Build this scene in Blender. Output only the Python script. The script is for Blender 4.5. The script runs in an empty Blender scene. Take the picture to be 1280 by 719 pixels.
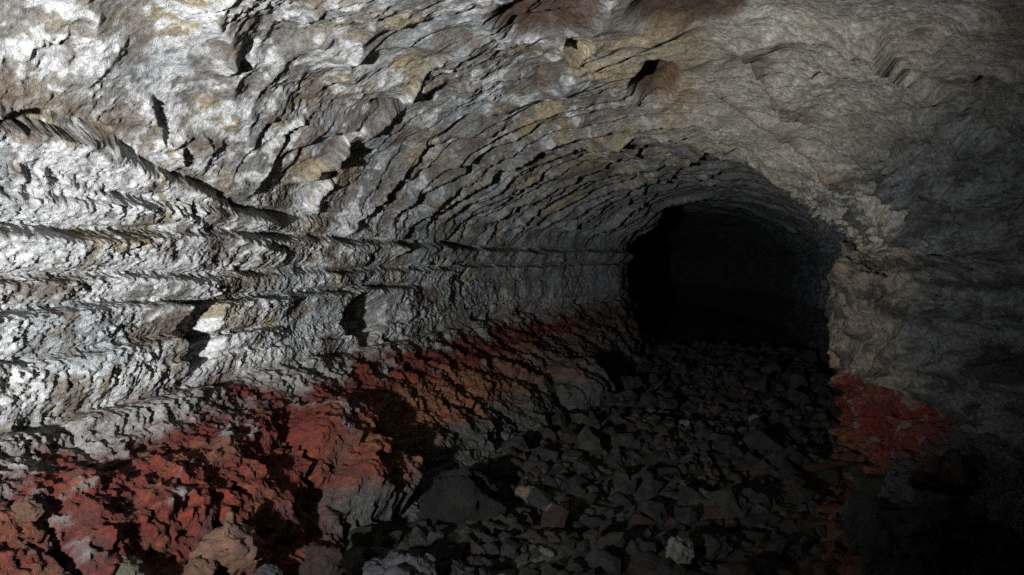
import bpy, bmesh, math, random
import numpy as np
from mathutils import Vector, Matrix

# ------------------------------------------------------------------ camera, sky, lamp, exposure
R = math.radians
scene = bpy.context.scene
col = scene.collection
F_PX, PX_W, PX_H = 924.0, 1280.0, 719.0
EYE = np.array([0.0, 0.0, 1.6]); YAW = R(17.0); PITCH = R(-2.15)

cam_d = bpy.data.cameras.new('camera')
cam_d.sensor_width = 36.0
cam_d.lens = 36.0 * F_PX / PX_W
cam_d.clip_start = 0.05; cam_d.clip_end = 500
cam = bpy.data.objects.new('camera', cam_d); col.objects.link(cam)
cam.location = EYE
cam.rotation_euler = (R(90) + PITCH, 0, YAW)
scene.camera = cam

world = bpy.data.worlds.new('World'); scene.world = world; world.use_nodes = True
wn = world.node_tree.nodes; wl = world.node_tree.links
sky = wn.new('ShaderNodeTexSky'); sky.sky_type = 'NISHITA'; sky.sun_disc = False
sky.sun_elevation = R(35); sky.sun_rotation = R(0)
wn['Background'].inputs['Strength'].default_value = 0.011     # the daylight that is left near the mouth behind
wl.new(sky.outputs['Color'], wn['Background'].inputs['Color'])

# the hand torch that lights the cave, held low on the left of the photographer
LAMP = Vector((-1.5, -0.9, 1.25)); AIM = LAMP + Vector((-.75, 4.8, .98))
ld = bpy.data.lights.new('torch_beam', 'SPOT'); ld.energy = 2350; ld.color = (0.99, 0.995, 1.0)
ld.spot_size = R(86); ld.spot_blend = 1.0; ld.shadow_soft_size = 0.065
lamp = bpy.data.objects.new('torch_beam', ld); col.objects.link(lamp)
lamp.location = LAMP
lamp.rotation_euler = (AIM - LAMP).to_track_quat('-Z', 'Y').to_euler()

vs = scene.view_settings
vs.view_transform = 'Standard'; vs.look = 'None'; vs.exposure = 0.0; vs.gamma = 1.0
vs.use_curve_mapping = False
scene.render.engine = 'CYCLES'
scene.cycles.use_denoising = False
scene.cycles.sample_clamp_indirect = .7
scene.cycles.max_bounces = 6; scene.cycles.diffuse_bounces = 4

# ------------------------------------------------------------------ noise
rng = np.random.default_rng(7)
_PERM = np.concatenate([rng.permutation(256)] * 3).astype(np.int32)
_ang = rng.random(256) * 2 * np.pi
_GX, _GY = np.cos(_ang).astype(np.float32), np.sin(_ang).astype(np.float32)

def perlin(x, y, seed=0):
    x = np.asarray(x, np.float32) + np.float32(seed * 17.31 + 1000.0); y = np.asarray(y, np.float32) + np.float32(seed * 7.77 + 1000.0)
    x, y = np.broadcast_arrays(x, y)
    xf = np.floor(x); yf = np.floor(y)
    xi = xf.astype(np.int32) & 255; yi = yf.astype(np.int32) & 255
    dx = x - xf; dy = y - yf
    u = dx * dx * dx * (dx * (dx * 6 - 15) + 10); v = dy * dy * dy * (dy * (dy * 6 - 15) + 10)
    def g(ix, iy, ox, oy):
        h = _PERM[_PERM[ix] + iy]
        return _GX[h] * (dx - ox) + _GY[h] * (dy - oy)
    x1 = (xi + 1) & 255; y1 = (yi + 1) & 255
    a = g(xi, yi, 0, 0); b = g(x1, yi, 1, 0); c = g(xi, y1, 0, 1); d = g(x1, y1, 1, 1)
    ab = a + u * (b - a); cd = c + u * (d - c)
    return (ab + v * (cd - ab)) * 1.5

def fbm(x, y, oct=4, seed=0, gain=0.5, lac=2.03):
    t = 0; amp = 1.0; tot = 0
    for i in range(oct):
        t = t + amp * perlin(x, y, seed + i); tot += amp
        amp *= gain; x = x * lac; y = y * lac
    return t / tot

def ridged(x, y, oct=3, seed=0):
    t = 0; amp = 1.0; tot = 0
    for i in range(oct):
        n = 1 - np.abs(perlin(x, y, seed + i)) * 1.6
        t = t + amp * n * n; tot += amp; amp *= 0.5; x = x * 2.1; y = y * 2.1
    return t / tot

def sst(a, b, x):
    t = np.clip((x - a) / (b - a), 0, 1)
    return t * t * (3 - 2 * t)

def hash2(a, b):
    return _PERM[_PERM[(a & 255)] + (b & 255)] / 255.0

def worley(x, y, seed=0):
    """distance to the nearest and the second nearest scattered point, and a random number of the nearest cell"""
    x = np.asarray(x, np.float32) + seed * 3.7 + 500; y = np.asarray(y, np.float32) + seed * 5.3 + 500
    xi = np.floor(x).astype(np.int32); yi = np.floor(y).astype(np.int32)
    d1 = np.full(x.shape, 9, np.float32); d2 = d1.copy(); cid = np.zeros(x.shape, np.float32)
    for ox in (-1, 0, 1):
        for oy in (-1, 0, 1):
            cx = xi + ox; cy = yi + oy
            h1 = hash2(cx + seed, cy); h2 = hash2(cx + 91, cy + seed + 37)
            d = np.hypot(cx + 0.1 + 0.8 * h1 - x, cy + 0.1 + 0.8 * h2 - y).astype(np.float32)
            near = d < d1
            d2 = np.where(near, d1, np.minimum(d2, d)); cid = np.where(near, hash2(cx + 13, cy + 57), cid); d1 = np.where(near, d, d1)
    return d1, d2, cid

def saw(phase, u, seed, ufreq, edge=0.12, base=.5, var=.9):
    """overlapping sheets: rises slowly with the phase, drops at each lip; every lip has its own changing height"""
    k = np.floor(phase); f = phase - k
    a = np.clip(base + var * perlin(u * ufreq, k * 3.7, seed), 0, 1)
    f = np.where(f > 1 - edge, (1 - f) / edge, f / (1 - edge))
    return np.power(f, 1.3) * a

# ------------------------------------------------------------------ pixel helpers (a pixel is only a direction)
cy_, sy_, cp_, sp_ = math.cos(YAW), math.sin(YAW), math.cos(PITCH), math.sin(PITCH)
RIGHT = np.array([cy_, sy_, 0]); FWD = np.array([-sy_ * cp_, cy_ * cp_, sp_]); UP = np.cross(RIGHT, FWD)
def project(P):
    d = P - EYE
    z = d @ FWD
    zz = np.where(z > 0.05, z, 0.05)
    return PX_W / 2 + F_PX * (d @ RIGHT) / zz, PX_H / 2 - F_PX * (d @ UP) / zz, z
def ray(px, py):
    v = FWD + RIGHT * (px - PX_W / 2) / F_PX + UP * (PX_H / 2 - py) / F_PX
    return v

# ------------------------------------------------------------------ the tube: long tracks from the left toe over the roof to the right toe
YK = np.array([-4, 0, 3, 4.5, 6, 7.0, 7.5, 8.2, 9.5, 12, 14.2, 16.6, 19, 26, 34, 36.0])
def tr(xs, zs):
    xs = np.array(xs, float); zs = np.array(zs, float) if np.ndim(zs) else np.full(len(xs), float(zs))
    return xs, zs
WR = np.array([2.1, 2.1, 2.0, 1.8, 1.35, 0.99, 0.98, 1.35, 1.6, 1.72, 1.72, 1.70, 1.75, 1.9, 1.6, -1.5])      # right wall
WL = np.array([-3.0, -3.0, -3.0, -3.0, -3.0, -3.0, -3.0, -3.0, -2.9, -2.45, -2.02, -2.3, -3.2, -4.2, -4.2, -1.5])
def zz(*a): return list(a)
TRACKS = [
    tr([-2.2, -2.1, -1.95, -1.85, -1.72, -1.62, -1.56, -1.5, -1.4, -1.45, -1.5, -2.4, -3.2, -3.6, -3.6, -1.5], [-.2] * 15 + [-.5]),
    tr([-2.6, -2.55, -2.42, -2.38, -2.33, -2.28, -2.25, -2.22, -2.15, -1.95, -1.8, -2.75, -3.5, -4.0, -3.9, -1.5], [.45, .45, .45, .42, .42, .42, .42, .42, .4, .38, .35, .35, .35, .35, .35, -.5]),
    tr(WL + .02, [.92, .9, .9, .92, .9, .88, .87, .86, .84, .8, .76, .74, .72, .7, .7, -.5]),
    tr(WL - .10, [1.25] * 15 + [-.5]),
    tr(WL - .08, [1.7] * 15 + [-.5]),
    tr(WL + .04, [2.1] * 15 + [-.5]),
    tr(WL + np.array([.42, .42, .42, .42, .42, .45, .48, .45, .42, .40, .38, .42, .42, .42, .4, 0]), [2.5, 2.5, 2.5, 2.48, 2.45, 2.4, 2.38, 2.38, 2.38, 2.36, 2.34, 2.6, 2.6, 2.3, 2.2, -.5]),
    tr([-1.75] * 5 + [-1.85, -1.9, -1.8, -1.7, -1.5, -1.25, -1.75, -2.2, -2.6, -2.6, -1.5], [2.84, 2.84, 2.84, 2.84, 2.8, 2.76, 2.74, 2.74, 2.74, 2.70, 2.66, 3.0, 3.0, 2.6, 2.4, -.5]),
    tr([-.6, -.6, -.6, -.7, -.9, -1.05, -1.05, -.9, -.7, -.45, -.3, -.4, -.8, -1.3, -1.5, -1.5], [3.0, 3.0, 3.0, 3.0, 2.96, 2.90, 2.88, 2.90, 2.90, 2.86, 2.82, 2.92, 2.95, 2.7, 2.5, -.5]),
    tr([.45, .45, .42, .33, .08, -.15, -.18, .05, .25, .4, .5, .5, .5, .1, -.3, -1.5], [2.93, 2.93, 2.93, 2.93, 2.86, 2.74, 2.72, 2.78, 2.80, 2.74, 2.68, 2.72, 2.72, 2.5, 2.35, -.5]),
    tr([1.35, 1.35, 1.3, 1.12, .72, .36, .34, .7, .98, 1.12, 1.18, 1.18, 1.2, 1.2, .6, -1.5], [2.65, 2.65, 2.65, 2.64, 2.55, 2.42, 2.4, 2.45, 2.45, 2.38, 2.32, 2.32, 2.3, 2.15, 2.0, -.5]),
    tr(WR - np.array([.2, .2, .2, .2, .20, .2, .2, .2, .22, .22, .22, .22, .22, .22, .2, 0]), [2.2, 2.2, 2.2, 2.2, 2.15, 2.08, 2.08, 2.1, 2.05, 2.0, 1.95, 2.0, 1.9, 1.8, 1.7, -.5]),
    tr(WR + np.array([0, 0, 0, 0, .05, .10, .10, .05, 0, 0, 0, 0, 0, 0, 0, 0]), [1.65] * 15 + [-.5]),
    tr(WR - np.array([.02, .02, .02, .02, .06, .11, .11, .05, .02, .02, .02, .02, .02, .02, .02, 0]), [1.15, 1.15, 1.15, 1.2, 1.3, 1.4, 1.4, 1.3, 1.15, 1.15, 1.15, 1.15, 1.15, 1.15, 1.15, -.5]),
    tr(WR - .06, [.6] * 15 + [-.5]),
    tr([1.3, 1.3, 1.25, 1.2, 1.1, .95, .95, 1.25, 1.45, 1.55, 1.55, 1.55, 1.6, 1.7, 1.3, -1.5], [.35, .35, .3, .28, .22, .18, .18, .2, .2, .2, .2, .2, .2, .2, .2, -.5]),
    tr([.45, .45, .4, .55, .84, .88, .9, 1.1, 1.25, 1.35, 1.35, 1.35, 1.35, 1.3, .9, -1.5], [-.2] * 15 + [-.5]),
]
SEG = [75, 115, 105, 140, 125, 90, 100, 85, 65, 55, 48, 46, 42, 42, 40, 35]
def pchip(xk, yk, x):
    h = np.diff(xk); d = np.diff(yk) / h
    m = np.zeros_like(yk)
    for i in range(1, len(xk) - 1):
        if d[i - 1] * d[i] > 0:
            w1 = 2 * h[i] + h[i - 1]; w2 = h[i] + 2 * h[i - 1]
            m[i] = (w1 + w2) / (w1 / d[i - 1] + w2 / d[i])
    m[0] = d[0]; m[-1] = d[-1]
    i = np.clip(np.searchsorted(xk, x) - 1, 0, len(xk) - 2)
    t = (x - xk[i]) / h[i]
    return ((2 * t**3 - 3 * t**2 + 1) * yk[i] + (t**3 - 2 * t**2 + t) * h[i] * m[i] + (-2 * t**3 + 3 * t**2) * yk[i + 1] + (t**3 - t**2) * h[i] * m[i + 1])

def ygrid():
    out = [np.linspace(-4, 1.5, 50, endpoint=False)]
    y = 1.5; l = []
    while y < 36:
        l.append(y)
        y += 0.0095 if y < 5.2 else (0.0095 + (y - 5.2) * 0.0034 if y < 20 else 0.3)
    out.append(np.array(l))
    return np.append(np.concatenate(out), 36.0)
YS = ygrid()
def bend(y): return -6.0 * (np.clip(np.asarray(y, float) - 15, 0, 99) / 20) ** 2
TX = np.stack([pchip(YK, t[0], YS) + bend(YS) for t in TRACKS], 1)      # (ny, ntracks)
TZ = np.stack([pchip(YK, t[1], YS) for t in TRACKS], 1)
ref = int(np.searchsorted(YS, 4.5))
chord = np.hypot(np.diff(TX[ref]), np.diff(TZ[ref]))
TK = np.concatenate([[0], np.cumsum(chord)])                 # arc length knots, metres
_uf = np.linspace(0, TK[-1], 20000)                          # columns crowd round the ledges, where the rock turns fastest
_zf = np.interp(_uf, TK, TZ[ref]); _left = _uf < TK[6]
_den = np.interp(_uf, np.repeat(TK, 2)[1:-1], np.repeat(np.array(SEG) / np.diff(TK), 2))
_den *= 1 + _left * sum(2.2 * np.exp(-((_zf - z_) / .035) ** 2) for z_ in (1.755, 1.515, 1.365, 1.14, .90))
_cum = np.cumsum(_den); _cum = (_cum - _cum[0]) / (_cum[-1] - _cum[0])
UU = np.interp(np.linspace(0, 1, sum(SEG) + 1), _cum, _uf)
def hermite_cols(V):
    d = np.diff(V, axis=1) / np.diff(TK)
    m = np.zeros_like(V); hh = np.diff(TK)
    m[:, 1:-1] = (d[:, :-1] * hh[1:] + d[:, 1:] * hh[:-1]) / (hh[1:] + hh[:-1])
    m[:, 0] = d[:, 0]; m[:, -1] = d[:, -1]
    i = np.clip(np.searchsorted(TK, UU, side='right') - 1, 0, len(TK) - 2)
    h = hh[i]; t = (UU - TK[i]) / h
    return V[:, i] * (2*t**3 - 3*t**2 + 1) + m[:, i] * (t**3 - 2*t**2 + t) * h + V[:, i + 1] * (-2*t**3 + 3*t**2) + m[:, i + 1] * (t**3 - t**2) * h
BX = hermite_cols(TX).astype(np.float32); BZ = hermite_cols(TZ).astype(np.float32)
NY, NU = BX.shape
Yg = np.broadcast_to(YS[:, None], BX.shape).astype(np.float32)
U = np.broadcast_to(UU[None, :], BX.shape).astype(np.float32)
B = np.stack([BX, Yg, BZ], -1)
def normals(P):
    du = np.empty_like(P); dy = np.empty_like(P)
    du[:, 1:-1] = P[:, 2:] - P[:, :-2]; du[:, 0] = P[:, 1] - P[:, 0]; du[:, -1] = P[:, -1] - P[:, -2]
    dy[1:-1] = P[2:] - P[:-2]; dy[0] = P[1] - P[0]; dy[-1] = P[-1] - P[-2]
    n = np.cross(dy, du)
    return n / (np.linalg.norm(n, axis=-1, keepdims=True) + 1e-9)
N = normals(B)
if N[ref, NU // 2, 2] > 0: N = -N                            # inward: the roof looks down
# pixel -> place on the wall (u, y): the nearest surface the ray meets
_sub = (slice(None, None, 3), slice(None, None, 3))
_pp = project(B[_sub].reshape(-1, 3).astype(float)); _us = U[_sub].ravel(); _ys = Yg[_sub].ravel()
def spot(px, py):
    d = np.hypot(_pp[0] - px, _pp[1] - py)
    c = np.where((d < 9) & (_pp[2] > .3))[0]
    if len(c) == 0: c = np.array([int(np.argmin(np.where(_pp[2] > .3, d, 1e9)))])
    c = c[np.argsort(_pp[2][c])]
    near = c[_pp[2][c] < _pp[2][c[0]] + .5]
    j = near[np.argmin(d[near])]
    return float(_us[j]), float(_ys[j]), float(_pp[2][j])

# ------------------------------------------------------------------ relief of the tube
uT = TK                                                       # track positions along u
wall_l = sst(uT[2] - .10, uT[2] + .05, U) * (1 - sst(uT[5] - .25, uT[6], U))
slope_l = 1 - sst(uT[2] - .12, uT[2] + .02, U)
roof = sst(uT[5] - .15, uT[6] + .05, U) * (1 - sst(uT[10], uT[11], U))
wall_r = sst(uT[10], uT[11], U) * (1 - sst(uT[14] - .05, uT[14] + .1, U))
slope_r = sst(uT[14] - .05, uT[14] + .1, U)
arch = sst(4.6, 6.4, Yg)                                       # the ribbed far part

w1 = fbm(Yg * .9, U * .9, 4, 1); w2 = fbm(Yg * .9, U * .9, 4, 11)
m1 = fbm(Yg * 3.1, U * 3.1, 4, 21); m2 = fbm(Yg * 3.1, U * 3.1, 4, 31)
f1 = fbm(Yg * 13, U * 13, 4, 41)
f2 = fbm(Yg * 34, U * 34, 3, 51)
lo1 = fbm(Yg * .8, U * 1.3, 2, 291); lo2 = fbm(Yg * 1.7, U * 2.2, 2, 295)
rough_m = .12 + .88 * sst(-.22, .22, fbm(Yg * .75, U * .95, 3, 361))      # smooth glazed lining here, broken crust there
rough_r = 1 + (rough_m - 1) * roof
D = .10 * w1 * (1 - .4 * wall_l) * (1 - .4 * roof) + .06 * lo1 * roof + .035 * lo2 + .024 * m1 * rough_r

def el(px, py, ru, ry, rot=0.):
    """rounded field 1 at the place, 0 at its rim, in metres along the section (ru) and along the tube (ry)"""
    u0, y0, d = spot(px, py)
    a = U - u0 + .05 * m1 * 1.0; b = Yg - y0 + .06 * m2
    c, s = math.cos(rot), math.sin(rot)
    a, b = a * c - b * s, a * s + b * c
    return np.clip(1 - np.sqrt((a / ru) ** 2 + (b / ry) ** 2), 0, 1)
def hollow(px, py, ru, ry, depth, rot=0., sharp=2.5):
    e = el(px, py, ru, ry, rot)
    return -depth * np.clip(e * sharp, 0, 1) ** 1.2, e
# level ledges of the left wall: sharp upper edge, rounded belly, then tucked under
Zw = BZ + .045 * lo1 + .03 * lo2 + .010 * m2
def ledge(zc, hgt, amp, y0=-9., y1=99., fade=.7):
    dz = zc - Zw                                              # metres below the upper edge
    prof = sst(-.04, .025, dz) * np.clip(1 - dz / hgt, 0, 1) ** .9
    return amp * prof * sst(y0 - fade, y0, Yg) * (1 - sst(y1, y1 + fade, Yg)) * np.clip(.9 + .3 * m1 + .5 * perlin(Yg * 1.1, zc * 9 + 0 * Yg, 63), .35, 1.35)
yy = YS[:, None].astype(np.float32)
lw = sst(uT[2] - .1, uT[2], U) * (1 - sst(uT[6], uT[6] + .2, U))
zA = np.interp(yy, [0, 2.2, 2.9, 3.9, 5.2, 7], [2.28, 2.22, 2.14, 1.92, 1.76, 1.70])
led = ledge(zA, .24, .12, y1=4.0) + ledge(zA - .19, .15, .08, y1=4.2)
led += ledge(1.735 + 0 * yy, .20, .15) + ledge(1.885 - .01 * (yy - 3), .12, .06, y1=5.5)
led += ledge(1.50 + 0 * yy, .14, .10) + ledge(1.345 + .0 * yy, .22, .15, y1=6.4) + ledge(1.13 + 0 * yy, .17, .13, y1=4.0)
led += ledge(1.31 + 0 * yy, .30, .05, y0=6.5) + ledge(1.61 + 0 * yy, .07, .04)
D += .78 * led * lw
def groove(zc, w, depth, y0=-9., y1=99.):
    return -depth * np.exp(-((Zw - zc) / w) ** 4) * sst(y0 - .5, y0, Yg) * (1 - sst(y1, y1 + .7, Yg)) * np.clip(.65 + 1.4 * lo2 + .9 * w2, 0, 1.1) * (.6 + .4 * sst(2.6, 3.8, Yg))
D += lw * (groove(1.768, .024, .09) + groove(1.525, .02, .05) + groove(1.378, .022, .06, y1=6.4) + groove(1.155, .025, .06, y1=4.) + groove(zA + .05, .03, .015, y1=4.4) + groove(zA - .17, .03, .04, y1=4.4) + groove(1.93, .025, .05, y1=5.) + groove(1.02, .02, .05, y0=3.5))
# undercut at the foot of the pale wall
D -= .13 * np.exp(-((BZ - (.90 + .04 * m2)) / .05) ** 2) * lw * (.35 + .65 * sst(-.2, .25, w2 + m1 * .5 + np.clip(3.2 - Yg, 0, .4)))

# upright wrinkles and teeth hanging along the section
band = (Zw > zA).astype(np.float32) + (Zw > 1.735) + (Zw > 1.5) + (Zw > 1.345) + (Zw > 1.13) + (Zw > .92) + (Zw > 1.9)
Yb = Yg + 3.37 * band
ph = Yb / .085 + 1.8 * m1 + 1.3 * fbm(Yg * 5, U * 3.2, 3, 61) + .8 * U + .5 * f1
wr1 = saw(ph, U, 3, 5.0, .22)
ph2 = Yb / .040 + 1.9 * fbm(Yg * 9, U * 5, 3, 71) - 2.2 * U
wr2 = saw(ph2, U, 5, 11.0, .3)
wz = np.clip(.55 + 1.6 * fbm(Yg * 1.6, U * 5, 3, 81), .12, 1.3)
wrn = ridged(Yb * 8 + 1.3 * m1 + .4 * f1, U * 6.0 + 1.6 * m2, 3, 231)
wrm = ridged(Yb * 19 + 1.3 * m2, U * 12 + 1.2 * f1, 3, 241)
D += lw * wz * (.005 * wr1 + .004 * wr2 + .034 * (wrn - .5) + .022 * (wrm - .5) + .020 * f1) * (1 - .85 * sst(-.10, .0, Zw - zA + .04))
# short level breaks that cut the wrinkles into rows
rows = saw(-U / .115 + 1.1 * m2 + .8 * w1, Yg, 9, 2.2, .2)
D += lw * .009 * rows

# overlapping sheets on the arch: each steps back behind its lip
skew = .55 * (U - uT[8])                                       # lips come nearer on the left
pa = Yg / .62 + .7 * lo1 + .25 * lo2 + .06 * m1
sh1 = saw(pa, U, 13, .45, .06, .7, .7)
pb = Yg / .25 + 1.0 * lo1 + .35 * lo2 + .15 * m2 + .25 * skew
sh2 = saw(pb, U, 15, .55, .09, .6, .8)
pc = Yg / .10 + 1.0 * lo2 + .4 * m1 + .4 * skew
sh3 = saw(pc, U, 17, 1.5, .2)
ribs = sst(uT[4] + .05, uT[5] + .15, U) * (1 - sst(uT[10], uT[12], U))
right_c = sst(uT[8] - .3, uT[9] + .2, U)
D += ribs * (arch * (1 - .55 * right_c * (1 - sst(7.4, 7.9, Yg))) * (.12 * sh1 + .07 * sh2 + .014 * sh3 * rough_m + .008 * f1 * rough_m) + (1 - arch) * (.05 * sh2 + .016 * sh3) * np.clip(.1 + 1.8 * lo1, .0, 1) * (1 - .8 * sst(.1, .6, el(90, 90, .8, 1.3))))

# crust on the near roof: nodules and folds running with the flow
nod = worley(Yg * 24 + 1.2 * m1, U * 24, 2)
crust = np.clip(.7 - nod[0], 0, 1)
pat = sst(-.2, .3, fbm(Yg * 1.7, U * 1.7, 3, 101))
D += roof * (1 - .6 * arch) * rough_m * (.014 * crust * pat + .022 * m2 + .012 * f1 + .007 * f2)
fold = ridged(Yg * .9 + .55 * (U - uT[7]) + .4 * w2, (U - uT[7]) * .7 - .5 * Yg, 2, 111)
D += roof * (1 - arch) * .10 * (fold - .5)
D += (.006 * f1 + .003 * f2) * rough_r

# right wall: blocky, banded
wb = worley(Yg * 3.0 + .8 * m1, U * 5.5 + .6 * m2, 4)
rr = wall_r + slope_r * .6
wc = worley(Yg * 9 + .8 * f1 + m1, U * 13 + .8 * f1, 14)
rcr = ridged(Yg * 2.2 + .5 * m1, U * 2.6 + .5 * m2, 3, 251)
D += 1.6 * rr * (.07 * (wb[2] - .5) * sst(0, .12, wb[1] - wb[0]) + .05 * m2 + .035 * (wc[2] - .5) * sst(0, .15, wc[1] - wc[0]) - .08 * sst(.80, .98, rcr) + .03 * f1 + .012 * f2)
D += wall_r * (.035 * saw(-(BZ) / .16 + .8 * m1 + .7 * w2, Yg, 19, 1.2, .12) * sst(.1, .3, 6.6 - Yg))
# rubble-like red banks
cl1 = worley(Yg * 4.2 + 1.1 * m1, U * 5.0 + 1.0 * m2, 6)
cl2 = worley(Yg * 11 + .9 * f1, U * 12 + .8 * m1, 8)
bank = slope_l + slope_r * .8
crv = ridged(Yg * 2.6 + .5 * m1, U * 2.2 + .5 * m2, 3, 221)
D += bank * (.11 * m2 + .035 * (cl1[2] - .5) * sst(.0, .4, cl1[1] - cl1[0]) + .02 * (cl2[2] - .4) * sst(.02, .3, cl2[1] - cl2[0]) * sst(.0, .25, w2 + m1) + .035 * f1 + .016 * f2 - .05 * sst(.72, .97, crv))
gul = ridged(Yg * 1.35 + .30 * m1, U * .55 + .3 * w2, 2, 121)    # gullies down the bank
D -= slope_l * .16 * sst(.72, .97, gul) * sst(.15, .5, U) 
dr = saw(Yg / .12 + 1.6 * m2 + 1.3 * w1 - 2.0 * U, U, 23, 4.0, .25)
D += slope_l * .05 * dr * np.clip(-.1 + 1.8 * w2 + .8 * m1, 0, 1)

# single places seen in the photograph
alc1, _ = hollow(243, 412, .24, .17, .20); alc2, _ = hollow(455, 395, .22, .42, .17)
D += (alc1 + alc2) * 1.0
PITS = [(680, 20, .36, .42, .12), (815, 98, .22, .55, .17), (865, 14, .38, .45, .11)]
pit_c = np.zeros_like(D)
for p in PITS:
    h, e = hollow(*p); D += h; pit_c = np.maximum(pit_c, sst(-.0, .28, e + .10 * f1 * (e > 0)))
GASH = [(490, 130, .04, .22, .10, .2), (440, 188, .05, .26, .12, .3),
        (420, 205, .14, .04, .10, .2), (723, 60, .03, .10, .08, .6), (1030, 95, .06, .09, .08, 0), (60, 150, .05, .35, .12, .1), (1210, 130, .03, .4, .06, .4),
        (1250, 250, .05, .25, .08, .2), (1190, 340, .03, .5, .07, 0), (1240, 440, .04, .4, .09, 0)]
for g in GASH:
    h, _ = hollow(*g, sharp=4); D += h
# long lips and crevices followed from the photograph onto the rock: full height at the line, dying away on one side
def lip(pts, width, amp, side=1, back=.015, jag=1.):
    q = np.array([spot(*p)[:2] for p in pts]); pad = width * 3 + .1
    c0, c1 = np.searchsorted(UU, [q[:, 0].min() - pad, q[:, 0].max() + pad]); r0, r1 = np.searchsorted(YS, [q[:, 1].min() - pad, q[:, 1].max() + pad])
    sl = (slice(r0, r1), slice(c0, c1))
    a = U[sl] + .05 * m1[sl] + .03 * jag * f1[sl]; b = Yg[sl] + .06 * m2[sl] + .035 * jag * f1[sl]
    best = np.full(a.shape, 1e9, np.float32); sg = np.zeros_like(best); along = np.zeros_like(best)
    for k in range(len(q) - 1):
        d0, d1 = q[k + 1] - q[k]; L2 = d0 * d0 + d1 * d1 + 1e-9
        t = np.clip(((a - q[k, 0]) * d0 + (b - q[k, 1]) * d1) / L2, 0, 1)
        ex = a - q[k, 0] - t * d0; ey = b - q[k, 1] - t * d1
        d = np.hypot(ex, ey); cr = d0 * ey - d1 * ex
        nw = d < best
        best = np.where(nw, d, best); sg = np.where(nw, np.sign(cr), sg); along = np.where(nw, (k + t) / (len(q) - 1), along)
    sd = best * sg * side
    endf = sst(0, .12, along) * (1 - sst(.88, 1, along))
    h = np.where(sd > 0, np.exp(-sd / width), np.exp(np.clip(sd, -9, 0) / back))
    out = h * amp * endf * np.clip(.85 + (.3 + .6 * jag) * m1[sl], .25, 1.3)
    D[sl] += out
    return sl, out / amp
def near_side(pts):      # which sign of the line faces the camera along the tube (smaller y)
    q = np.array([spot(*p)[:2] for p in pts]); return 1 if (q[-1] - q[0])[0] < 0 else -1
ARCS = [([(545, 262), (585, 230), (620, 200), (700, 172), (760, 160), (825, 155), (880, 162)], .34, .11), ([(640, 310), (660, 260), (700, 225), (760, 195), (830, 168)], .3, .10),
        ([(700, 288), (725, 260), (750, 245), (790, 220), (840, 200)], .3, .10), ([(768, 255), (795, 230), (827, 216), (886, 186), (930, 185)], .35, .10),
        ([(480, 330), (500, 290), (520, 262), (560, 232), (610, 205)], .25, .08), ([(425, 300), (445, 262), (480, 232), (540, 200), (600, 185)], .25, .07),
        ([(300, 250), (320, 205), (352, 178), (400, 160), (470, 152)], .22, .06), ([(560, 300), (580, 268), (625, 235), (680, 205)], .2, .06),
        ([(740, 300), (755, 275), (790, 250), (850, 222), (920, 205)], .3, .08), ([(600, 312), (615, 280), (650, 248), (690, 224)], .2, .06),
        ([(880, 162), (920, 178), (960, 205), (1000, 235), (1045, 275), (1075, 312)], .30, .10)]
for pts, w_, a_ in ARCS: lip(pts, w_, a_ * 1.05, near_side(pts), .025, .3)
CREV = [([(502, 126), (470, 146), (440, 160), (405, 190), (385, 205), (366, 230)], .12, .13, -1), ([(410, 215), (400, 240), (385, 262)], .10, .09, -1), ([(545, 75), (500, 128)], .1, .06, -1),
        ([(182, 108), (184, 126), (192, 142), (198, 160), (210, 172), (222, 160), (240, 166), (256, 176), (272, 190)], .05, .05, 1), ([(215, 180), (222, 205)], .05, .06, 1),
        ([(668, 62), (690, 52), (712, 48)], .10, .08, 1), ([(705, 80), (735, 62), (748, 48)], .10, .10, 1), ([(560, 110), (620, 95), (700, 92), (770, 88)], .15, .05, 1),
        ([(865, 92), (930, 135), (990, 170), (1040, 220), (1100, 252)], .12, .05, -1), ([(905, 40), (950, 90), (985, 130), (1035, 160)], .12, .06, -1), ([(1005, 90), (1030, 120), (1060, 145)], .1, .06, -1),
        ([(1048, 336), (1085, 322), (1130, 302), (1160, 290)], .12, .10, -1), ([(1140, 300), (1150, 250), (1135, 205), (1115, 180)], .12, .09, 1), ([(1160, 360), (1150, 420), (1160, 480)], .15, .08, 1),
        ([(1180, 330), (1230, 322), (1280, 318)], .15, .10, 1), ([(1170, 400), (1220, 405), (1280, 398)], .15, .10, 1), ([(1160, 455), (1215, 462), (1280, 455)], .14, .09, 1), ([(1150, 130), (1200, 170), (1250, 190)], .2, .08, 1),
        ([(1090, 30), (1130, 90), (1190, 130)], .2, .08, 1), ([(1030, 470), (1090, 478), (1150, 492), (1200, 515)], .12, .08, -1), ([(640, 150), (560, 165), (500, 180)], .16, .07, 1), ([(260, 60), (330, 75), (420, 40)], .2, .06, 1)]
streak = np.zeros_like(D)
for k_, (pts, w_, a_, sd_) in enumerate(CREV):
    sl, o_ = lip(pts, w_, a_ * (1.6 if pts[0][0] > 1020 else 1.), sd_)
    if k_ in (8, 9): streak[sl] = np.maximum(streak[sl], o_)
# grey nose where the left bank ends and the hole beside it
e = el(728, 485, .40, .8); D += .22 * np.clip(e * 2, 0, 1)
e = el(425, 540, .30, .5); D += .16 * np.clip(e * 2, 0, 1)
e = el(470, 600, .25, .5); D += .20 * np.clip(e * 2.5, 0, 1)
e = el(120, 640, .30, .5); D += .06 * np.clip(e * 2, 0, 1)
e = el(1130, 290, .25, .5); D += .07 * np.clip(e * 2, 0, 1)

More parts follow.
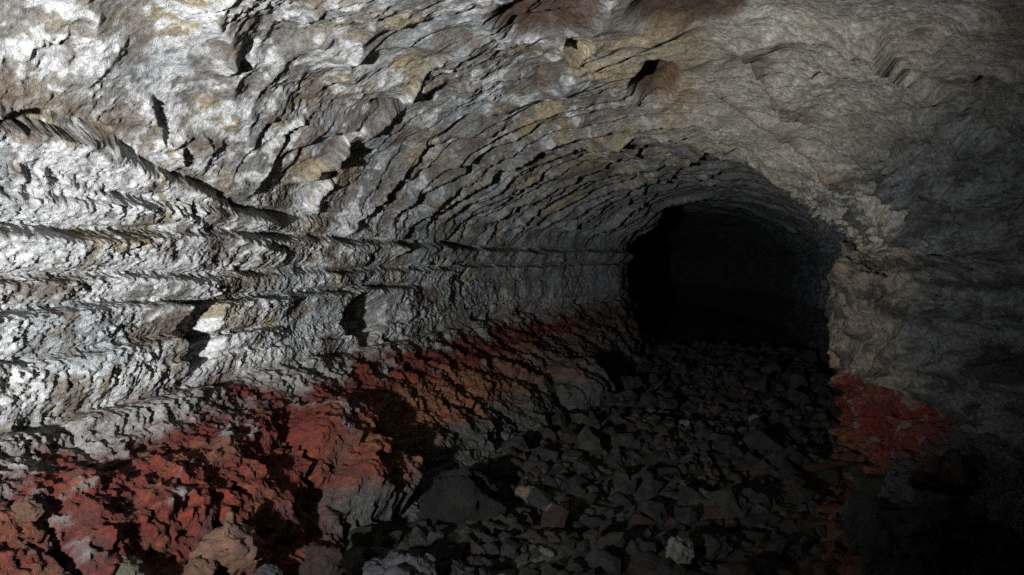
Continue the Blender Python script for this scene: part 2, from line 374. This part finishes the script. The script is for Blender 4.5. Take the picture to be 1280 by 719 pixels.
fade_end = 1 - sst(31, 34, Yg)
P = B + N * (D * fade_end)[..., None]
N1 = normals(P); N1 *= np.sign((N1 * N).sum(-1, keepdims=True) + 1e-6)
Ud = U + 1.2 * D                                               # carries the grain round the ledges
E = .010 * fbm(Yg * 17, Ud * 15, 4, 261, .6) + .010 * (ridged(Yg * 22 + .6 * m1, Ud * 17 + .5 * f1, 3, 271) - .5)
E += .006 * fbm(Yg * 60, Ud * 60, 2, 281) * (Yg < 6)
E *= (1 - .4 * roof) * rough_r
P = P + N1 * (E * fade_end * sst(1.0, 1.6, Yg))[..., None]

# ------------------------------------------------------------------ colours of the rock
def mixc(a, b, t):
    return a + (np.asarray(b, np.float32) - a) * t[..., None]
C = np.empty(P.shape, np.float32); C[:] = (.18, .172, .16)
st = fbm(Yg * 11 + 2 * m1 + 2.1 * band, U * 6.5, 4, 131)                     # streaks along the section
co = fbm(Yg * 2.3, U * 2.3, 5, 141)
C = mixc(C, (.31, .255, .16), sst(-.05, .35, fbm(Yg * 1.4, U * 1.8, 4, 151)))
C = mixc(C, (.47, .475, .47), sst(-.12, .16, co + .8 * st + .5 * f1 + .22 * (1 - sst(2.5, 6, Yg)) - .22 * roof) * (1 - .45 * sst(5, 8, Yg)))
C = mixc(C, (.28, .32, .335), sst(.12, .4, fbm(Yg * 1.1, U * 1.3, 3, 161)) * .6)
C = mixc(C, (.20, .235, .25), .5 * sst(4.5, 6.5, Yg) * (1 - sst(uT[5], uT[7], U)) * sst(-.3, .2, m1))  # cool tint of the left wall's shadows put into the colour
C = mixc(C, (.12, .088, .062), sst(.10, .32, fbm(Yg * 2.8, U * 3.6, 5, 171) + .2 * f1) * .8)
C = mixc(C, (.40, .37, .30), .75 * sst(uT[8] - .4, uT[9], U) * sst(3.2, 4.5, Yg) * (1 - sst(7.6, 8.2, Yg)))
C = mixc(C, (.07, .083, .09), .85 * sst(uT[10] - .35, uT[11], U) * (1 - sst(5.9, 6.5, Yg + .25 * m1)))  # near right wall painted dim and bluish, as if outside the beam
C = mixc(C, (.13, .148, .158), .5 * sst(.0, .3, co + .3 * f1) * wall_r)
C = mixc(C, (.16, .125, .088), .75 * sst(uT[12] - .05, uT[12] + .1, U) * sst(5.9, 6.4, Yg + .3 * m1) * (1 - sst(7.5, 8, Yg)))
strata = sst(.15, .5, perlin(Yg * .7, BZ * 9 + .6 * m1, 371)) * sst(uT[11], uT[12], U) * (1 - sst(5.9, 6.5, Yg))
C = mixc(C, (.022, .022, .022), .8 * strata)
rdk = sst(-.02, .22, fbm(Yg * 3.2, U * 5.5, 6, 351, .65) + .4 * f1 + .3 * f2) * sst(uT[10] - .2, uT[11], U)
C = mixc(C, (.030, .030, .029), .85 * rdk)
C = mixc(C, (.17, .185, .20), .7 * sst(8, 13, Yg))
C = mixc(C, (.055, .062, .07), .9 * sst(12.5, 20, Yg))  # far passage painted darker: its unlit gloom is put into the colour
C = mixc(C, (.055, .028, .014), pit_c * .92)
C = mixc(C, (.24, .15, .07), .5 * sst(.1, .7, el(845, 118, .3, .7)))
C = mixc(C, (.12, .075, .04), .6 * sst(.3, .8, streak + .5 * f1 + .4 * m1))
C = mixc(C, (.30, .23, .14), .7 * sst(.1, .5, el(815, 70, .5, .8)))
# red banks
zb = P[..., 2]
edge = .79 + .20 * m1 + .12 * w2 + .07 * f1
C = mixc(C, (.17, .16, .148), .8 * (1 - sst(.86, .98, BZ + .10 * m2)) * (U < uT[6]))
red = (1 - sst(edge - .08, edge + .08, zb)) * (1 - sst(uT[6], uT[7], U))
grey_b = np.array((.13, .12, .115), np.float32)
redc = np.empty_like(C); redc[:] = (.082, .0125, .0070)
redc = mixc(redc, (.105, .0175, .009), sst(-.1, .3, m2))
redc = mixc(redc, (.055, .022, .02), sst(.0, .3, fbm(Yg * 4, U * 4, 5, 181)) * .8)
redc = mixc(redc, (.11, .042, .02), sst(.02, .3, fbm(Yg * 2.2, U * 3, 5, 381)) * .6)
redc = mixc(redc, (.125, .052, .024), sst(3.6, 4.8, Yg + .5 * w2) * (1 - sst(.50, .62, zb + .1 * m1)))
redc = mixc(redc, grey_b, .85 * sst(.26, .5, fbm(Yg * 3.3, U * 5, 4, 191) + .3 * f1 + .34 * sst(.58, .84, zb) - .3 * (1 - sst(.35, .55, zb))))
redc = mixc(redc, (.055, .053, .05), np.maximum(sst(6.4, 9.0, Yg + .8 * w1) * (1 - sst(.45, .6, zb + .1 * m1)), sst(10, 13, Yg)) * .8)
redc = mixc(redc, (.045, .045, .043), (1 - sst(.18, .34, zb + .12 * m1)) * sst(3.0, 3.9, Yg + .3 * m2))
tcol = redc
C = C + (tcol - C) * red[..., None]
# right side
edr = .62 + .07 * m1 - .10 * np.clip(6.6 - Yg, 0, 2)
redr = (1 - sst(edr - .025, edr + .025, zb + .05 * f1)) * sst(uT[11], uT[12], U)
rc = np.empty_like(C); rc[:] = (.125, .019, .011)
rc = mixc(rc, (.17, .06, .035), sst(-.05, .3, m2) * .6)
rc = mixc(rc, (.07, .022, .018), .7 * sst(-.05, .25, fbm(Yg * 5, U * 5, 5, 391)))
rc = mixc(rc, (.20, .17, .14), .5 * sst(.2, .4, fbm(Yg * 9, U * 3, 3, 201)))
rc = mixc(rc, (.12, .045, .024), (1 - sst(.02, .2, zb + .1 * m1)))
rc = mixc(rc, (.04, .042, .042), (1 - sst(5.3, 5.9, Yg + .3 * m1)) * (1 - .8 * sst(.6, .9, el(1050, 620, .5, .6))))
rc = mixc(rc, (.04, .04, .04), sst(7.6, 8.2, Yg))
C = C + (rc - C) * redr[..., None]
C *= (1 + .45 * f1 + .45 * f2)[..., None]
C = np.clip(C, .008, .8)

# ------------------------------------------------------------------ materials
from mathutils import noise as mnoise
def rock_material(name, use_attr=True, base=(.05, .05, .05), base2=(.03, .03, .03), rough=(.5, .8), bump=.006, scale=1.0, spec=.5):
    m = bpy.data.materials.new(name); m.use_nodes = True
    nt = m.node_tree; n = nt.nodes; l = nt.links
    bs = n['Principled BSDF']
    tc = n.new('ShaderNodeTexCoord'); vec = tc.outputs['Object']
    def noise(sc, det=6, ro=.6):
        t = n.new('ShaderNodeTexNoise'); t.inputs['Scale'].default_value = sc * scale; t.inputs['Detail'].default_value = det; t.inputs['Roughness'].default_value = ro
        l.new(vec, t.inputs['Vector']); return t.outputs['Fac']
    nf = noise(42, 8, .68); nb = noise(150, 5, .7)
    if use_attr:
        at = n.new('ShaderNodeAttribute'); at.attribute_name = 'rock_colour'; colr = at.outputs['Color']
    else:
        mx = n.new('ShaderNodeMix'); mx.data_type = 'RGBA'
        mx.inputs['A'].default_value = (*base, 1); mx.inputs['B'].default_value = (*base2, 1)
        rp = n.new('ShaderNodeMapRange'); rp.inputs['From Min'].default_value = .4; rp.inputs['From Max'].default_value = .6
        l.new(noise(6), rp.inputs['Value']); l.new(rp.outputs['Result'], mx.inputs['Factor'])
        colr = mx.outputs['Result']
    mr = n.new('ShaderNodeMapRange'); mr.inputs['From Min'].default_value = .3; mr.inputs['From Max'].default_value = .7
    mr.inputs['To Min'].default_value = .45; mr.inputs['To Max'].default_value = 1.5
    l.new(nf, mr.inputs['Value'])
    mul = n.new('ShaderNodeVectorMath'); mul.operation = 'SCALE'
    l.new(colr, mul.inputs[0]); l.new(mr.outputs['Result'], mul.inputs['Scale'])
    l.new(mul.outputs['Vector'], bs.inputs['Base Color'])
    rr_ = n.new('ShaderNodeMapRange'); rr_.inputs['From Min'].default_value = .35; rr_.inputs['From Max'].default_value = .65
    rr_.inputs['To Min'].default_value = rough[0]; rr_.inputs['To Max'].default_value = rough[1]
    l.new(noise(9), rr_.inputs['Value']); l.new(rr_.outputs['Result'], bs.inputs['Roughness'])
    bs.inputs['Specular IOR Level'].default_value = spec
    add = n.new('ShaderNodeMath'); add.operation = 'ADD'; l.new(nf, add.inputs[0])
    h2 = n.new('ShaderNodeMath'); h2.operation = 'MULTIPLY'; h2.inputs[1].default_value = .45; l.new(nb, h2.inputs[0]); l.new(h2.outputs[0], add.inputs[1])
    bp = n.new('ShaderNodeBump'); bp.inputs['Strength'].default_value = 1.0; bp.inputs['Distance'].default_value = bump
    l.new(add.outputs[0], bp.inputs['Height']); l.new(bp.outputs['Normal'], bs.inputs['Normal'])
    return m
M_WALL = rock_material('mineral_coated_lava', rough=(.40, .75), bump=.024, spec=.32)
M_FLOOR = rock_material('floor_basalt', rough=(.65, .95), bump=.012, spec=.2)
M_ROCKS = [rock_material('basalt_' + nm, False, a, b, (.6, .95), .012, spec=.2) for nm, a, b in (
    ('charcoal', (.021, .021, .020), (.010, .010, .010)), ('greenish', (.024, .026, .020), (.012, .013, .011)), ('brown', (.028, .021, .016), (.013, .011, .010)), ('reddish', (.032, .016, .013), (.015, .011, .010)))]
M_RUST = rock_material('rust_stained_stone', False, (.085, .034, .019), (.04, .02, .014), (.6, .95), .012, spec=.2)
M_PALE = rock_material('pale_stone', False, (.085, .085, .07), (.035, .035, .03), (.5, .8), .008)
M_TAN = rock_material('tan_stone', False, (.09, .06, .03), (.04, .03, .02), (.5, .8), .008)
M_ORANGE = rock_material('orange_brown_stone', False, (.11, .052, .026), (.06, .03, .02), (.5, .8), .012)
M_OLIVE = rock_material('olive_slab', False, (.045, .048, .038), (.07, .055, .02), (.5, .8), .01)
M_MOUND = rock_material('mound_basalt', False, (.017, .0185, .015), (.008, .009, .008), (.6, .95), .05, spec=.2)
M_PURPLE = rock_material('purple_grey_stone', False, (.035, .033, .04), (.018, .017, .02), (.3, .55), .01)

# ------------------------------------------------------------------ mesh building
def grid_mesh(name, V, colours, material):
    a, b = V.shape[:2]
    me = bpy.data.meshes.new(name)
    idx = np.arange(a * b, dtype=np.int32).reshape(a, b)
    q = np.stack([idx[:-1, :-1], idx[:-1, 1:], idx[1:, 1:], idx[1:, :-1]], -1).reshape(-1)
    nq = len(q) // 4
    me.vertices.add(a * b); me.vertices.foreach_set('co', np.ascontiguousarray(V, np.float32).ravel())
    me.loops.add(len(q)); me.loops.foreach_set('vertex_index', q)
    me.polygons.add(nq); me.polygons.foreach_set('loop_start', np.arange(0, 4 * nq, 4, dtype=np.int32))
    me.polygons.foreach_set('use_smooth', np.ones(nq, bool))
    me.update(calc_edges=True)
    ca = me.color_attributes.new('rock_colour', 'FLOAT_COLOR', 'POINT')
    ca.data.foreach_set('color', np.concatenate([colours, np.ones(colours.shape[:2] + (1,), np.float32)], -1).astype(np.float32).ravel())
    me.materials.append(material)
    o = bpy.data.objects.new(name, me); col.objects.link(o)
    return o
def structure(o):
    o['kind'] = 'structure'; return o
c1 = int(np.searchsorted(UU, TK[5] + .15)); c2 = int(np.searchsorted(UU, TK[10]))
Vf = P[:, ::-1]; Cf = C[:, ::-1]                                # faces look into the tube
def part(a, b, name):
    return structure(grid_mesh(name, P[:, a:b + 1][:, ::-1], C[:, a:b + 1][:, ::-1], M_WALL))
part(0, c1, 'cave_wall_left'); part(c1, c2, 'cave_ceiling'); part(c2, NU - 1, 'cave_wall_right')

# ------------------------------------------------------------------ floor
fx = np.linspace(-3.6, 3.2, 330); fy = []
y = -4.0
while y < 36:
    fy.append(y); y += .22 if y < 2 else (.022 + .0022 * max(0, y - 4) if y < 14 else .3)
fy = np.array(fy)
FX, FY = np.meshgrid(fx, fy); FX = FX + bend(FY); FX = FX.astype(np.float32); FY = FY.astype(np.float32)
def floor_h(x, y):
    x = np.asarray(x, np.float32); y = np.asarray(y, np.float32)
    return -.03 + .10 * fbm(x * .8, y * .8, 3, 301) - .012 * np.clip(y - 4, 0, 10) + .06 * perlin(x * 2.3, y * 2.3, 305)
FZ = floor_h(FX, FY)
fw = worley(FX * 6, FY * 6, 10)
FZ = FZ + .02 * (fw[2] - .5) * sst(.02, .4, fw[1] - fw[0]) + .05 * fbm(FX * 5, FY * 5, 5, 311, .6)
FC = np.empty(FX.shape + (3,), np.float32); FC[:] = (.014, .0137, .013)
FC = mixc(FC, (.055, .032, .024), sst(0, .3, fbm(FX * 1.5, FY * 1.5, 3, 321)) * .7)
FC = mixc(FC, (.045, .048, .036), sst(0, .3, fbm(FX * 1.1, FY * 1.1, 3, 331)) * .6)
xo = np.interp(FY, [3, 3.7, 6, 7], [.42, .40, .80, .9])
FC = mixc(FC, (.085, .034, .019), np.exp(-((FX - xo - .05) / .16) ** 2) * sst(3.0, 3.4, FY) * (1 - sst(6.6, 7.2, FY)) * sst(-.4, .1, fbm(FX * 5, FY * 5, 3, 341)))
structure(grid_mesh('cave_floor', np.stack([FX, FY, FZ], -1), FC, M_FLOOR))

# ------------------------------------------------------------------ rocks
def hull_mesh(name, seed, n=15, stretch=(1, .8, .62), sub=0, rough=0., material=None, bev=.10):
    """an angular stone about one metre wide, standing on z = 0"""
    r = random.Random(seed)
    bm = bmesh.new()
    for i in range(n):
        v = Vector((r.gauss(0, 1), r.gauss(0, 1), r.gauss(0, 1))).normalized() * r.uniform(.40, .54)
        bm.verts.new((v.x * stretch[0], v.y * stretch[1], v.z * stretch[2]))
    res = bmesh.ops.convex_hull(bm, input=bm.verts)
    bmesh.ops.delete(bm, geom=[g for g in res['geom_interior'] if isinstance(g, bmesh.types.BMVert)], context='VERTS')
    if False: bmesh.ops.bevel(bm, geom=list(bm.edges), offset=.03, segments=1, affect='EDGES')
    if sub:
        bmesh.ops.triangulate(bm, faces=bm.faces)
        for k in range(sub):
            bmesh.ops.subdivide_edges(bm, edges=bm.edges, cuts=1, use_grid_fill=True)
        bm.normal_update()
        off = Vector((seed * 3.1, seed * 1.7, seed * .9))
        for v, nn in [(v, v.normal.copy()) for v in bm.verts]:
            q = v.co + off
            h0 = mnoise.noise(q * 4)
            h = mnoise.fractal(q * 2.2, .9, 2.1, 3) * .8 + mnoise.ridged_multi_fractal(q * 3.0, 1.0, 2.0, 3, 1.0, 2.0) * .28 + mnoise.fractal(q * 9, .7, 2.1, 3) * .3 + (mnoise.cell(q * 5 + Vector((h0, h0, h0)) * .6) - .5) * .22
            v.co += nn * (h * rough)
    zmin = min(v.co.z for v in bm.verts)
    for v in bm.verts: v.co.z -= zmin
    me = bpy.data.meshes.new(name); bm.to_mesh(me); bm.free()
    for p in me.polygons: p.use_smooth = sub > 1
    if material: me.materials.append(material)
    return me
def tag(o, label, cat, group=None):
    o['label'] = label; o['category'] = cat
    if group: o['group'] = group
    return o

# where a stone at a pixel rests: on the floor or on the bank, whichever the ray meets first
_pf = np.concatenate([P[::2, ::2].reshape(-1, 3), np.stack([FX, FY, FZ], -1).reshape(-1, 3)]).astype(float)
_pj = project(_pf)
def rest(px, py):
    d = np.hypot(_pj[0] - px, _pj[1] - py)
    c = np.where((d < 7) & (_pj[2] > .4))[0]
    if len(c) == 0: c = np.array([int(np.argmin(np.where(_pj[2] > .4, d, 1e9)))])
    j = c[np.argmin(_pj[2][c] + d[c] * .01)]
    return _pf[j], _pj[2][j]

BOULDERS = [  # pixel of the foot, width in pixels, mesh seed, stretch, material, turn, tilt, sink, label
    (32, 640, 42, 3, (1, .9, .95), M_ORANGE, 10, 0, .35, 'small rounded orange-brown boulder stuck on the red bank under the pale wall'),
    (287, 716, 92, 5, (.9, .9, 1.0), M_ORANGE, 60, 8, .2, 'brown block with a flat upright face at the foot of the red bank'),
    (246, 718, 46, 8, (1, .7, .6), M_ORANGE, 20, 15, .2, 'flat brown wedge leaning on the flat-faced block at the red bank'),
    (182, 740, 84, 11, (1, .6, .9), M_OLIVE, -35, 30, .1, 'tilted olive-grey slab with a rough yellowish edge below the red bank'),
    (330, 735, 55, 4, (1, .8, .7), M_PURPLE, 0, 0, .2, 'grey-purple stone lying against the flat-faced brown block'),
    (580, 632, 135, 21, (1, .9, .62), M_MOUND, 30, 0, .45, 'large rounded dark green-grey lava mound on the floor beside the orange bank'),
    (500, 735, 110, 14, (1, .8, .55), M_PURPLE, 15, 0, .3, 'glossy purple-grey stone at the foot of the orange bank'),
    (845, 700, 46, 31, (1, .8, .8), M_PALE, 40, 10, .2, 'pale pointed block in the dark rubble, the biggest light stone'),
    (890, 695, 62, 33, (1, .8, .75), M_ROCKS[1], 10, 0, .25, 'grey-green block touching the pale pointed block'),
    (698, 645, 36, 35, (1, .9, .8), M_PALE, 5, 0, .2, 'squarish pale stone on the rubble beside the dark lava mound'),
    (685, 690, 26, 37, (1, .5, .4), M_PALE, -30, 20, .2, 'thin pale chip of stone lying in the rubble'),
    (660, 618, 30, 39, (1, .8, .7), M_TAN, 0, 0, .3, 'small tan stone on the rubble near the squarish pale stone'),
    (858, 528, 18, 41, (1, .8, .7), M_PALE, 0, 0, .2, 'small pale rounded stone far along the dark passage floor'),
    (943, 520, 16, 43, (1, .8, .6), M_PALE, 0, 0, .2, 'small light stone on the passage floor close to the red corner'),
    (1150, 750, 160, 51, (1, .9, 1.0), M_ROCKS[0], 25, 0, .15, 'big black boulder standing in front of the red patch on the corner'),
    (1235, 720, 130, 53, (1, .9, .7), M_ROCKS[0], 70, 0, .2, 'broad dark boulder with a bluish top beside the big black boulder'),
    (1185, 610, 110, 55, (1, .8, .5), M_ROCKS[3], 0, 0, .3, 'low dark reddish boulder under the banded grey wall'),
    (405, 735, 70, 57, (.8, .8, 1.2), M_ROCKS[3], 0, 10, .2, 'upright reddish rock wedge below the orange-brown bank'),
]
boulder_xy = []
for (px, py, wpx, seed, stre, mat, turn, tilt, sink, label) in BOULDERS:
    pt, d = rest(px, min(py, 719)) if py <= 719 else (None, None)
    if pt is None:                                            # foot below the frame: where that ray meets the ground
        pt, d = rest(px, py)
    w = wpx / F_PX * d
    o = bpy.data.objects.new('boulder', hull_mesh('boulder', seed, 34 if wpx > 140 else 20, stre, 4, .16 if wpx > 140 else .13, mat))
    col.objects.link(o)
    o.scale = (w, w, w)
    o.rotation_euler = (R(tilt), R(tilt * .5), R(turn))
    o.location = (pt[0], pt[1], pt[2] - sink * w * stre[2])
    tag(o, label, 'boulder')
    boulder_xy.append((pt[0], pt[1], w * .5))

r = random.Random(5)
toeL = lambda y: float(np.interp(y, YK, TRACKS[0][0])); toeR = lambda y: float(np.interp(y, YK, TRACKS[16][0]))
cand = []
tries = 0
while len(cand) < 2500 and tries < 60000:
    tries += 1
    y = 2.6 + (r.random() ** 1.5) * 12.5
    x = r.uniform(toeL(y) - .15, toeR(y) + .15)
    s = min(.34, .085 * math.exp(abs(r.gauss(0, .8))))
    if any((x - b[0]) ** 2 + (y - b[1]) ** 2 < (b[2] * .75 + s * .2) ** 2 for b in boulder_xy): continue
    if s > .14 and any((x - c[0]) ** 2 + (y - c[1]) ** 2 < ((s + c[2]) * .36) ** 2 for c in cand): continue
    cand.append((x, y, s))
xy = np.array(cand)
zf = floor_h(xy[:, 0], xy[:, 1])
Pp = np.stack([xy[:, 0], xy[:, 1], zf], 1)
pj = project(Pp)
vis = (pj[0] > -10) & (pj[0] < 1290) & (pj[1] < 735) & (pj[2] > .5)
show = np.where(vis, xy[:, 2] / np.maximum(pj[2], .5), 0)
order = np.argsort(-show)
protos = [[hull_mesh('rubble_rock', 100 + k, 13 + k % 5, ((1, .8, .7), (1, .7, .85), (1, .9, .55), (1, .65, .6))[k % 4], 1, .12, m) for k in range(5)] for m in M_ROCKS]
protos.append([hull_mesh('rubble_rock', 100 + k, 13 + k % 5, ((1, .8, .7), (1, .7, .85), (1, .9, .55), (1, .65, .6))[k % 4], 1, .12, M_RUST) for k in range(5)])
TONE = ['charcoal', 'greenish dark', 'dark brown', 'dark reddish', 'rust-orange']
SHAPE = ['blocky', 'upright', 'flat', 'narrow']
def rock_label(mi, k, x, y, s):
    size = 'large' if s > .26 else ('middling' if s > .17 else 'small')
    if y > 8: place = 'deep in the dark passage'
    elif x < toeL(y) + .55: place = 'beside the foot of the red bank'
    elif x > toeR(y) - .45: place = 'on the ground below the red corner'
    else: place = 'in the open middle of the passage floor'
    return f"{size} {SHAPE[k % 4]} {TONE[mi]} rubble rock {place}"
def streak_x(y): return float(np.interp(y, [3, 3.7, 6, 7], [.42, .40, .80, .9]))
rest_parts = []
for n_, i in enumerate(order):
    x, y, s = cand[i]
    mi = r.choices((0, 1, 2, 3), (5, 3, 2, 1))[0]
    if abs(x - streak_x(y) - .02) < .14 and 2.9 < y < 6.9 and r.random() < .8: mi = 4
    kk = r.randrange(5); me = protos[mi][kk]
    rot = (r.uniform(-.9, .9), r.uniform(-.9, .9), r.uniform(0, 6.28))
    loc = (x, y, float(zf[i]) - .16 * s)
    sc = (s * r.uniform(.85, 1.2), s * r.uniform(.85, 1.2), s * r.uniform(.8, 1.25))
    if n_ < 300:
        o = bpy.data.objects.new('rubble_rock', me); col.objects.link(o)
        o.location = loc; o.rotation_euler = rot; o.scale = sc
        tag(o, rock_label(mi, kk, x, y, s), 'rock', TONE[mi] + ' rocks of the floor rubble')
    elif show[i] > 0:
        from mathutils import Euler
        rest_parts.append((me, Matrix.LocRotScale(Vector(loc), Euler(rot), Vector(sc)), mi))
bm = bmesh.new()
for me, mw, mi in rest_parts:
    k0 = len(bm.verts); f0 = len(bm.faces)
    bm.from_mesh(me); bm.verts.ensure_lookup_table(); bm.faces.ensure_lookup_table()
    for v in bm.verts[k0:]: v.co = mw @ v.co
    for f in bm.faces[f0:]: f.material_index = mi
me = bpy.data.meshes.new('small_rubble'); bm.to_mesh(me); bm.free()
for m in M_ROCKS + [M_RUST]: me.materials.append(m)
o = bpy.data.objects.new('small_rubble', me); col.objects.link(o)
o['kind'] = 'stuff'; o['label'] = 'small dark stones filling the gaps of the passage floor'; o['category'] = 'rubble'
print('tris', sum(len(ob.data.loops) - 2 * len(ob.data.polygons) for ob in scene.objects if ob.type == 'MESH'), NY, NU, len(rest_parts))
